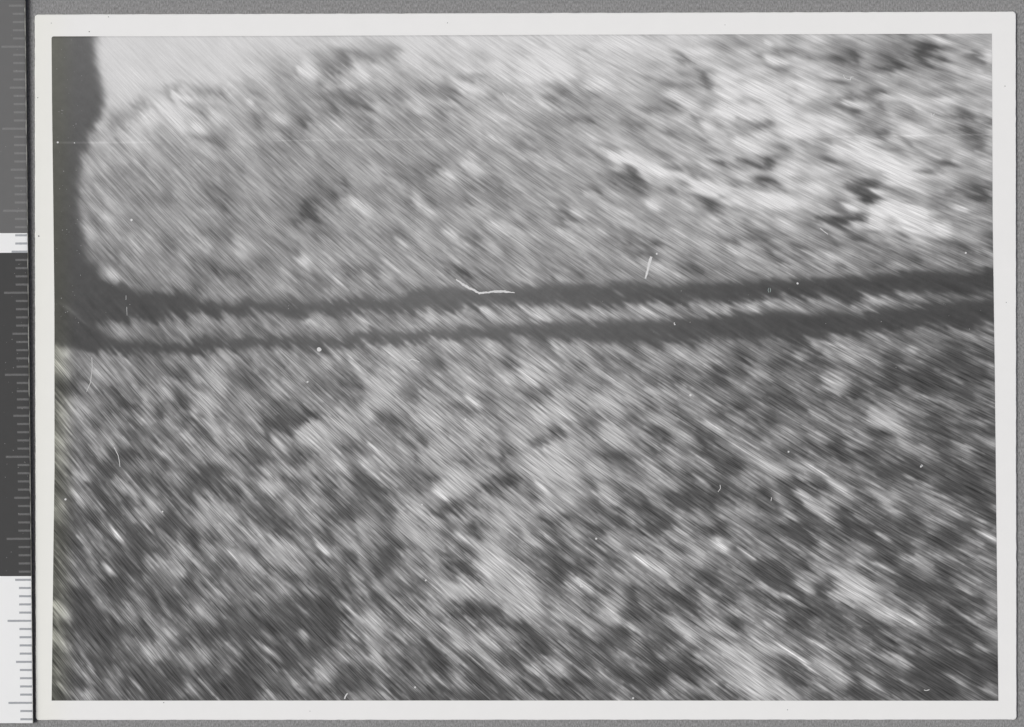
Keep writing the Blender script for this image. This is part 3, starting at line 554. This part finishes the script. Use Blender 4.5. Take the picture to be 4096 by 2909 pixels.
# faint streaks that cross the bands
for (px, py, ln, wd, dv) in ((2475, 1174, 55, 11, 36), (2623, 1331, 45, 8, 18), (280, 1240, 90, 16, 20), (330, 1285, 70, 9, 16), (690, 1260, 90, 14, 14), (3480, 1165, 70, 10, 10), (3250, 1320, 60, 8, 8), (2540, 1160, 60, 6, 8)):
    a = float(flow((px - 206) / 3787, (py - 140) / 2663)) - (0.2 if px < 400 else 0)
    dx, dy = X - px, Y - py
    s = (dx * math.cos(a) + dy * math.sin(a)) / (ln / 2)
    t = (-dx * math.sin(a) + dy * math.cos(a)) / (wd / 2)
    dk += dv * np.exp(-np.abs(s) ** 2.5 - t * t)
tone = tone * (1 - allm) + dk * allm
# long fine scratches in the emulsion
for (x0, y0, x1, y1, dv) in ((222, 571, 620, 569, 22), (1100, 563, 1760, 557, 20), (3260, 548, 3980, 538, 20), (1200, 2513, 1500, 2513, 6), (3300, 2504, 3990, 2497, 9)):
    yl = y0 + (X - x0) * (y1 - y0) / (x1 - x0)
    tone += dv * np.exp(-((Y - yl) / 2.2) ** 2) * sig(X - x0, 30) * sig(x1 - X, 30)
# the dark line of the film gate along the top edge
tone -= 26 * np.exp(-((Y - (146 - (X - 206) * 11 / 3761)) / 4.0) ** 2) * (0.4 + 0.6 * sig(gblur(white(), 30) * 60, 0.4))
tone = np.clip(tone + 1.3 * white(), 66, 224)

# ---- picture sheet: grid mapped onto the slightly crooked picture outline
nx_, ny_ = 946, 668
uu, vv = np.meshgrid(np.linspace(0, 1, nx_), np.linspace(0, 1, ny_))
lx = np.interp(vv[:, 0], [0, .1, .25, .4, .65, .76, .92, 1], [206, 208, 213, 217.5, 218, 214, 209, 206.5])
rx = np.interp(vv[:, 0], [0, .27, .5, .76, 1], [3967, 3970, 3978.5, 3986, 3993])
ty = np.interp(uu[0], [0, .26, .53, 1], [146, 144, 139.5, 135])
by = np.interp(uu[0], [0, .5, 1], [2803, 2802.5, 2803.5])
PX = lx[:, None] * (1 - uu) + rx[:, None] * uu
PY = ty[None, :] * (1 - vv) + by[None, :] * vv
# rounded upper left corner
cdx, cdy = np.maximum(0, 206 + 9 - PX), np.maximum(0, 146 + 9 - PY)
cr_ = np.hypot(cdx, cdy)
far = (cdx > 0) & (cdy > 0) & (cr_ > 9)
PX = np.where(far, 215 - cdx / np.maximum(cr_, 1e-6) * 9, PX)
PY = np.where(far, 155 - cdy / np.maximum(cr_, 1e-6) * 9, PY)
TONE = sample(tone, PX, PY)
STREAK = sample(CON * (1 - 0.86 * allm) * (1 - np.clip(post, 0, 1) * 0.9) * (1.06 + 0.26 * low_l), PX, PY)


def stream_coords(x, y, steps=22):
    """follow the direction of smear back to a line across the picture: (which streak, how far along it)"""
    c0 = (2100.0, 1470.0)
    m0 = (math.cos(math.radians(38)), math.sin(math.radians(38)))
    x = x.copy(); y = y.copy(); run = np.zeros_like(x)
    fl = lambda a, b_: flow(np.clip((a - 206) / 3787, -0.4, 1.4), np.clip((b_ - 140) / 2663, -0.6, 1.6))
    for i in range(steps):
        d_ = (x - c0[0]) * m0[0] + (y - c0[1]) * m0[1]
        th = fl(x, y)
        h = -d_ / (steps - i) / (np.cos(th) * m0[0] + np.sin(th) * m0[1])
        th2 = fl(x + np.cos(th) * h / 2, y + np.sin(th) * h / 2)
        x += np.cos(th2) * h; y += np.sin(th2) * h
        run -= h
    return -(x - c0[0]) * m0[1] + (y - c0[1]) * m0[0], run


PSI, PHI = stream_coords(PX, PY)
SCO = np.stack([PSI, PHI, np.zeros_like(PSI)], -1).reshape(-1, 3)
k = (CAM_H - PIC_Z) / CAM_H
PIC_LOC = W(2104, 1466, PIC_Z)
co = np.stack([(PX - 2048) / PXM * k - PIC_LOC[0], (1454.5 - PY) / PXM * k - PIC_LOC[1], np.zeros_like(PX)], -1).reshape(-1, 3)
idx = np.arange(nx_ * ny_).reshape(ny_, nx_)
quads = np.stack([idx[:-1, :-1], idx[1:, :-1], idx[1:, 1:], idx[:-1, 1:]], -1).reshape(-1, 4)
fc = lambda a: ((a[:-1, :-1] + a[1:, 1:]) / 2).ravel()
mup, mlow, mpost = masks(dd * 0.5, 9.0, 9.0)
mleft = left_fill
fy_c, fx_c = fc(PY), fc(PX)
fup = fc(sample(mup, PX, PY)) > 0.5
flow_ = (fc(sample(mlow, PX, PY)) > 0.5)
fpost = (fc(sample(np.maximum(mpost, 0), PX, PY)) > 0.5) & (fy_c < 1130) & (fx_c < 460)
flf = (fc(sample(mleft, PX, PY)) > 0.5)
region = np.zeros(len(quads), int)
region[fup | (flf & (fy_c >= 1130) & (fy_c < 1310))] = 2
region[flow_ | (flf & (fy_c >= 1310))] = 3
region[fpost | (flf & (fy_c < 1130))] = 1

M_pic = bpy.data.materials.new('printed_picture')
M_pic.use_nodes = True
nt = M_pic.node_tree
b = nt.nodes['Principled BSDF']
b.inputs['Roughness'].default_value = 0.42
b.inputs['Specular IOR Level'].default_value = 0.12
at = nt.nodes.new('ShaderNodeAttribute'); at.attribute_name = 'silver_tone'
tc = nt.nodes.new('ShaderNodeTexCoord')
nz = nt.nodes.new('ShaderNodeTexNoise')            # film grain
nz.inputs['Scale'].default_value = 9000
nz.inputs['Detail'].default_value = 2
gm = nt.nodes.new('ShaderNodeMapRange')
gm.inputs['From Min'].default_value = 0.2; gm.inputs['From Max'].default_value = 0.8
gm.inputs['To Min'].default_value = 0.955; gm.inputs['To Max'].default_value = 1.045
mu = nt.nodes.new('ShaderNodeMath'); mu.operation = 'MULTIPLY'
sx = nt.nodes.new('ShaderNodeSeparateXYZ')
mr = nt.nodes.new('ShaderNodeMapRange'); mr.interpolation_type = 'SMOOTHSTEP'
mr.inputs['From Min'].default_value = W(212, 0)[0] - PIC_LOC[0]
mr.inputs['From Max'].default_value = W(320, 0)[0] - PIC_LOC[0]
tint = nt.nodes.new('ShaderNodeMix'); tint.data_type = 'RGBA'
tint.inputs['A'].default_value = (1.03, 1.04, 0.90, 1)      # silvered, yellowed left margin
tint.inputs['B'].default_value = (1.0, 1.0, 1.0, 1)
sc = nt.nodes.new('ShaderNodeVectorMath'); sc.operation = 'SCALE'
nt.links.new(tc.outputs['Object'], nz.inputs['Vector'])
nt.links.new(tc.outputs['Object'], sx.inputs[0])
nt.links.new(sx.outputs['X'], mr.inputs['Value'])
nt.links.new(mr.outputs['Result'], tint.inputs['Factor'])
nt.links.new(nz.outputs['Fac'], gm.inputs['Value'])
nt.links.new(at.outputs['Fac'], mu.inputs[0])
nt.links.new(gm.outputs['Result'], mu.inputs[1])
nt.links.new(tint.outputs['Result'], sc.inputs[0])
# fine drawn-out streaks along the direction of smear
sa = nt.nodes.new('ShaderNodeAttribute'); sa.attribute_name = 'streak_amount'
scn = nt.nodes.new('ShaderNodeAttribute'); scn.attribute_name = 'streak_coord'
acc = None
for (sps, sph, amp, off) in ((1 / 4.2, 1 / 105.0, 0.95, 0.0), (1 / 9.0, 1 / 110.0, 0.55, 37.0)):
    mp = nt.nodes.new('ShaderNodeMapping')
    mp.inputs['Scale'].default_value = (sps, sph, 1)
    mp.inputs['Location'].default_value = (off, off * 1.7, 0)
    n_ = nt.nodes.new('ShaderNodeTexNoise')
    n_.noise_dimensions = '2D'
    n_.inputs['Scale'].default_value = 1.0
    n_.inputs['Detail'].default_value = 0.6
    n_.inputs['Roughness'].default_value = 0.5
    ce = nt.nodes.new('ShaderNodeMath'); ce.operation = 'SUBTRACT'; ce.inputs[1].default_value = 0.5
    am = nt.nodes.new('ShaderNodeMath'); am.operation = 'MULTIPLY'; am.inputs[1].default_value = amp
    nt.links.new(scn.outputs['Vector'], mp.inputs['Vector'])
    nt.links.new(mp.outputs['Vector'], n_.inputs['Vector'])
    nt.links.new(n_.outputs['Fac'], ce.inputs[0])
    nt.links.new(ce.outputs[0], am.inputs[0])
    if acc is None:
        acc = am
    else:
        ad = nt.nodes.new('ShaderNodeMath'); ad.operation = 'ADD'
        nt.links.new(acc.outputs[0], ad.inputs[0]); nt.links.new(am.outputs[0], ad.inputs[1])
        acc = ad
wt = nt.nodes.new('ShaderNodeMath'); wt.operation = 'MULTIPLY_ADD'; wt.inputs[2].default_value = 1.0
nt.links.new(acc.outputs[0], wt.inputs[0])
nt.links.new(sa.outputs['Fac'], wt.inputs[1])
mu2 = nt.nodes.new('ShaderNodeMath'); mu2.operation = 'MULTIPLY'
nt.links.new(mu.outputs[0], mu2.inputs[0])
nt.links.new(wt.outputs[0], mu2.inputs[1])
nt.links.new(mu2.outputs[0], sc.inputs['Scale'])
nt.links.new(sc.outputs['Vector'], b.inputs['Base Color'])

DENS = np.maximum(0.02, lin(TONE) * ALB - VEIL).ravel()


def sheet(name, sel):
    q = quads[sel]
    used, inv = np.unique(q, return_inverse=True)
    inv = inv.reshape(-1, 4)
    me = bpy.data.meshes.new(name)
    me.vertices.add(len(used))
    me.vertices.foreach_set('co', co[used].astype(np.float32).ravel())
    me.loops.add(inv.size)
    me.loops.foreach_set('vertex_index', inv.astype(np.int32).ravel())
    me.polygons.add(len(inv))
    me.polygons.foreach_set('loop_start', np.arange(0, inv.size, 4, dtype=np.int32))
    me.update(calc_edges=True)
    at_ = me.attributes.new('silver_tone', 'FLOAT', 'POINT')
    at_.data.foreach_set('value', DENS[used].astype(np.float32))
    at_ = me.attributes.new('streak_amount', 'FLOAT', 'POINT')
    at_.data.foreach_set('value', STREAK.ravel()[used].astype(np.float32))
    at_ = me.attributes.new('streak_coord', 'FLOAT_VECTOR', 'POINT')
    at_.data.foreach_set('vector', SCO[used].astype(np.float32).ravel())
    return me


picture = link('picture', sheet('picture', region == 0), M_pic, print_o)
picture.location = (0, 0, PIC_Z)
# all print children use offsets relative to the print's own origin
picture.location = tuple(PIC_LOC[i] - print_o.location[i] for i in range(3))
tag(picture, 'grey ground smeared into slanting streaks')
o = link('upright_bar', sheet('upright_bar', region == 1), M_pic, picture)
tag(o, 'dark blurred upright bar at the edge of the picture')
o = link('band', sheet('band', region == 2), M_pic, picture)
tag(o, 'upper dark blurred band crossing the picture')
o = link('band', sheet('band', region == 3), M_pic, picture)
tag(o, 'lower dark blurred band crossing the picture')

# ---- marks of dust and fibres on the picture
M_mark = material('white_dust_mark', 208, 0.5, 0.1, ((3000, 3000, 3000), 0.05, 2))
MARK_Z = 0.00002


def ribbon(name, pts, widths, rough=0.0, sub=4):
    P = []; Wd = []
    for i in range(len(pts) - 1):
        for s in range(sub):
            t = s / sub
            P.append((pts[i][0] * (1 - t) + pts[i + 1][0] * t, pts[i][1] * (1 - t) + pts[i + 1][1] * t))
            Wd.append(widths[i] * (1 - t) + widths[i + 1] * t)
    P.append(pts[-1]); Wd.append(widths[-1])
    verts, faces = [], []
    for i, (x, y) in enumerate(P):
        a_, b_ = P[max(0, i - 1)], P[min(len(P) - 1, i + 1)]
        tx, ty_ = b_[0] - a_[0], b_[1] - a_[1]
        l = math.hypot(tx, ty_) or 1
        nxx, nyy = -ty_ / l, tx / l
        for sgn in (1, -1):
            w = max(0.4, Wd[i] / 2 + random.uniform(-rough, rough))
            p = W(x + nxx * w * sgn, y + nyy * w * sgn, PIC_Z + MARK_Z)
            verts.append((p[0] - PIC_LOC[0], p[1] - PIC_LOC[1], MARK_Z))
    for i in range(len(P) - 1):
        faces.append((2 * i, 2 * i + 1, 2 * i + 3, 2 * i + 2))
    me = mesh(name, verts, faces)
    return me


o = link('fibre_mark', ribbon('fibre_mark', [(1824, 1117), (1852, 1139), (1890, 1158), (1917, 1173), (1950, 1170), (1985, 1166), (2020, 1167), (2059, 1172)], [5, 10, 9, 9, 6, 9, 8, 4], 1.4, 6), M_mark, picture)
tag(o, 'bent white fibre mark')
o = link('fibre_mark', ribbon('fibre_mark', [(2605, 1027), (2598, 1050), (2591, 1080), (2582, 1115)], [9, 11, 9, 6], 1.0, 5), M_mark, picture)
tag(o, 'straight white fibre mark')


def disc(name, x, y, r, nn=14):
    vs = []
    for i in range(nn):
        a_ = 2 * math.pi * i / nn
        rr = r * random.uniform(0.88, 1.08)
        p = W(x + rr * math.cos(a_), y + rr * math.sin(a_), PIC_Z + MARK_Z)
        vs.append((p[0] - PIC_LOC[0], p[1] - PIC_LOC[1], MARK_Z))
    return mesh(name, vs, [tuple(reversed(range(nn)))])


o = link('dust_mark', disc('dust_mark', 1276, 1398, 9.5), M_mark, picture)
tag(o, 'round white dust mark')
for (pts, wd) in (
    ([(1636, 1443), (1648, 1438), (1660, 1441), (1678, 1448)], 3),
    ([(3374, 300), (3378, 312), (3392, 319), (3402, 320), (3404, 308), (3414, 308)], 2.4),
    ([(3724, 452), (3727, 468), (3738, 455)], 2.2),
    ([(456, 1790), (472, 1820), (478, 1850), (480, 1868)], 2.4),
    ([(367, 1430), (369, 1470), (362, 1530), (346, 1568)], 1.8),
    ([(1390, 2774), (1382, 2784), (1378, 2796)], 5),
    ([(2325, 2330), (2322, 2346), (2332, 2348)], 6),
    ([(2697, 1290), (2698, 1300), (2702, 1298)], 3.5),
    ([(504, 1182), (504, 1200)], 1.3), ([(507, 1228), (508, 1262)], 1.6),
    ([(3280, 913), (3296, 926), (3312, 938)], 2.6),
    ([(3696, 2760), (3705, 2763), (3718, 2759)], 3),
    ([(2880, 1940), (2882, 1954), (2872, 1968)], 2.4),
    ([(3086, 1990), (3084, 2005)], 2.4),
    ([(2010, 372), (2020, 385), (2032, 400)], 3),
    ([(3682, 1870), (3687, 1860), (3690, 1866)], 6),
    ([(2535, 2790), (2530, 2796)], 7),
):
    link('fibre_mark', ribbon('fibre_mark', pts, [wd] * len(pts), 0.3, 3), M_mark, picture)
for (x, y, r) in ((231, 570, 4),  (526, 880, 5), (298, 572, 2.5), (2627, 1016, 4), (3190, 1134, 4.5), (2911, 426, 4.5), (1862, 1678, 3.5), (2762, 1581, 5), (262, 1998, 4.5), (3154, 1808, 4), (1688, 2019, 3.5), (1703, 2322, 4), (2385, 2155, 4.5), (1660, 2750, 4), (3863, 1012, 4), (1230, 1528, 4), (650, 2047, 3.5)):
    link('dust_mark', disc('dust_mark', x, y, r, 9), M_mark, picture)
# small scratch ring in the upper band
M_ring = material('pale_green_scratch', 170, 0.5, 0.1, ((3000, 3000, 3000), 0.05, 2), tint=(0.85, 1.0, 0.97))
for sxx in (-5, 5):
    link('scratch', ribbon('scratch', [(3077.5 + sxx * .5, 1152), (3077.5 + sxx, 1161), (3077.5 + sxx * .5, 1170)], [1.5, 2.4, 1.5], 0, 3), M_ring, picture)
# pin-prick specks, too small to pick apart
sv, sf = [], []
for i in range(120):
    if i < 55: x, y = random.uniform(222, 330), random.uniform(160, 1300)
    elif i < 95: x, y = random.uniform(300, 3950), random.uniform(1140, 1340)
    else: x, y = random.uniform(230, 3950), random.uniform(500, 2790)
    r = random.uniform(0.8, 2.0)
    k0 = len(sv)
    for a_ in range(6):
        p = W(x + r * math.cos(a_ * 1.047), y + r * math.sin(a_ * 1.047), PIC_Z + MARK_Z)
        sv.append((p[0] - PIC_LOC[0], p[1] - PIC_LOC[1], MARK_Z))
    sf.append(tuple(reversed(range(k0, k0 + 6))))
o = link('dust_specks', mesh('dust_specks', sv, sf), material('fine_dust', 150, 0.6, 0.1, ((3000, 3000, 3000), 0.05, 2)), picture)
tag(o, 'tiny white specks of dust', kind='stuff')

# a few dark specks on the white margin
M_speck = material('dark_speck', 95, 0.6, 0.1, ((3000, 3000, 3000), 0.05, 2))
sv, sf = [], []
for (x, y, r) in ((357, 127, 2.4), (151, 391, 2.0), (205, 93, 1.6), (434, 68, 2.0), (155, 945, 3), (655, 2811, 2), (4020, 345, 2), (3150, 2840, 1.8), (1790, 92, 1.8), (2900, 100, 1.4), (4025, 1210, 1.6), (1240, 2845, 1.6)):
    k0 = len(sv)
    for a_ in range(6):
        p = W(x + r * math.cos(a_ * 1.047), y + r * math.sin(a_ * 1.047), PAPER_Z + 0.00002)
        sv.append(tuple(p[i] - print_o.location[i] for i in range(3)))
    sf.append(tuple(reversed(range(k0, k0 + 6))))
o = link('margin_specks', mesh('margin_specks', sv, sf), M_speck, print_o)
tag(o, kind='stuff')

# ------------------------------------------------------------------ the grey-scale ruler
RZ = 0.00085                               # thickness of the strip
SLOPE = (131 - 100) / 2860.0               # its right edge leans a little


def edge_x(y):
    return 100.5 + y * SLOPE


ruler = link('scale_ruler', None)
RLOC = W(0, 1454.5, 0)
ruler.location = RLOC
tag(ruler, 'grey scale strip with grey, white and black patches and millimetre ticks along one edge', 'ruler')


def RW(px, py, z):
    """point of the ruler: px counted from its right edge (negative to the left)"""
    kk = (CAM_H - RZ) / CAM_H              # as seen at the level of its face
    x, y = edge_x(py) + px, py - px * SLOPE * 0.15
    return ((x - 2048) / PXM * kk - RLOC[0], (1454.5 - y) / PXM * kk - RLOC[1], z - RLOC[2])


RWID = 760                                 # about 2.3 cm wide, most of it beyond the frame
M_core = material('strip_core', 150, 0.8, 0.05, ((2500, 2500, 2500), 0.22, 3), tint=(1.0, 1.0, 0.86))
M_rgrey = material('mid_grey_ink', 106, 0.55, 0.12, ((900, 900, 900), 0.02, 3))
M_rblack = material('dark_grey_ink', 72, 0.5, 0.12, ((900, 900, 900), 0.025, 3))
M_rwhite = material('white_ink', 229, 0.55, 0.12, ((600, 600, 600), 0.008, 2), tint=(0.99, 1.0, 1.0))
y_top, y_bot = -2700.0, 2893.0
vs = []
for (a_, z) in ((0, 0.00003), (0, RZ - 0.00005)):
    vs += [RW(-RWID, y_bot, z), RW(a_, y_bot, z), RW(a_, y_top, z), RW(-RWID, y_top, z)]
fs = [(0, 3, 2, 1), (4, 5, 6, 7), (0, 1, 5, 4), (1, 2, 6, 5), (2, 3, 7, 6), (3, 0, 4, 7)]
o = link('strip_body', mesh('strip_body', vs, fs), M_core, ruler)

PATCHES = [('grey_patch', y_top, 933, M_rgrey), ('white_patch', 933, 1011.5, M_rwhite), ('dark_patch', 1011.5, 2305, M_rblack), ('white_patch', 2305, y_bot, M_rwhite)]
patch_o = []
for (nm, y0, y1, m_) in PATCHES:
    # printed face, its long edge slightly rolled over
    prof = [(-RWID, RZ), (-46, RZ), (-26, RZ - 0.000003), (-12, RZ - 0.00001), (-4, RZ - 0.000022), (-0.8, RZ - 0.00004)]
    ns = max(2, int((y1 - y0) / 40))
    vs, fs = [], []
    for i in range(ns + 1):
        yy = y0 + (y1 - y0) * i / ns
        for kx, (a_, z) in enumerate(prof):
            jit = random.uniform(-0.7, 0.5) if kx == len(prof) - 1 else 0
            vs.append(RW(a_ + jit, yy, z))
    m_n = len(prof)
    for i in range(ns):
        for kx in range(m_n - 1):
            fs.append((i * m_n + kx, (i + 1) * m_n + kx, (i + 1) * m_n + kx + 1, i * m_n + kx + 1))
    me = mesh(nm, vs, fs)
    for p in me.polygons: p.use_smooth = True
    po = link(nm, me, m_, ruler)
    patch_o.append((po, y0, y1))

M_t = {0: material('tick_on_grey', 123, 0.6, 0.1, ((9000, 9000, 9000), 0.13, 2)),
       1: material('tick_on_white', 166, 0.6, 0.1, ((9000, 9000, 9000), 0.08, 2), tint=(0.96, 1.0, 1.05)),
       2: material('tick_on_dark', 106, 0.6, 0.1, ((9000, 9000, 9000), 0.16, 2)),
       3: material('tick_on_pale', 163, 0.6, 0.1, ((9000, 9000, 9000), 0.08, 2), tint=(0.96, 1.0, 1.05))}
TICK = {}


def tick_mesh(kind, pi):
    if (kind, pi) not in TICK:
        ln = {'long': 97, 'mid': 65, 'short': 50}[kind]
        r0 = -2.5
        n_ = 10
        vs, fs = [], []
        for i in range(n_ + 1):
            a_ = -ln + (ln + r0) * i / n_
            # follow the rolled edge of the face
            z = RZ + 0.000012 - 0.00003 * max(0.0, 1 - abs(a_) / 30.0) ** 1.5
            for s_ in (-1, 1):
                hw = 4.2 + random.uniform(-.35, .35)
                vs.append((a_ / PXM, s_ * hw / PXM, z))
        for i in range(n_):
            fs.append((2 * i, 2 * i + 2, 2 * i + 3, 2 * i + 1))
        me = mesh('tick_mark', vs, fs)
        me.materials.append(M_t[pi])
        TICK[(kind, pi)] = me
    return TICK[(kind, pi)]


for kk in range(-8, 83):
    yy = 187.0 + 32.81 * kk
    if yy > y_bot - 6: break
    kind = 'long' if kk % 10 == 0 else ('mid' if kk % 5 == 0 else 'short')
    pi = next(i for i, p in enumerate(patch_o) if p[1] <= yy < p[2])
    o = link('tick_mark', tick_mesh(kind, pi), None, patch_o[pi][0])
    p = RW(0, yy, 0)
    o.location = (p[0], p[1], 0)
    o.rotation_euler = (0, 0, math.radians(0.15))

# paper core showing where the ink has chipped along the long edge
M_chip = material('chipped_edge', 170, 0.8, 0.05, ((4000, 4000, 4000), 0.2, 3), tint=(1.0, 1.0, 0.92))
vs, fs = [], []
y = -60.0
while y < 2300:
    ln = random.uniform(12, 120)
    if not (925 < y < 1015 or 925 < y + ln < 1015):
        n_ = max(3, int(ln / 9))
        k0 = len(vs)
        big = random.uniform(0.6, 2.4) if y > 150 else random.uniform(2.0, 3.6)
        for i in range(n_ + 1):
            w = big * math.sin(math.pi * i / n_) ** 0.5 * random.uniform(0.6, 1.2) + 0.1
            yy = y + ln * i / n_
            vs.append(RW(-0.9 - w, yy, RZ - 0.00002)); vs.append(RW(0.15, yy, RZ - 0.000043))
        for i in range(n_):
            fs.append((k0 + 2 * i, k0 + 2 * i + 2, k0 + 2 * i + 3, k0 + 2 * i + 1))
    y += ln + random.uniform(5, 60)
o = link('worn_edge', mesh('worn_edge', vs, fs), M_chip, ruler)
tag(o, 'pale chipped edge')

# dust specks on the ruler's dark face
vs, fs = [], []
for i in range(60):
    x, y, r = random.uniform(-104, -8), random.uniform(5, 2290), random.uniform(0.6, 1.7)
    if 925 < y < 1020: continue
    k0 = len(vs)
    for a_ in range(6):
        vs.append(RW(x + r * math.cos(a_ * 1.047), y + r * math.sin(a_ * 1.047), RZ + 0.00002))
    fs.append(tuple(reversed(range(k0, k0 + 6))))
o = link('ruler_specks', mesh('ruler_specks', vs, fs), material('speck_pale', 150, 0.7, 0.1, ((3000, 3000, 3000), 0.05, 2)), ruler)
tag(o, kind='stuff')
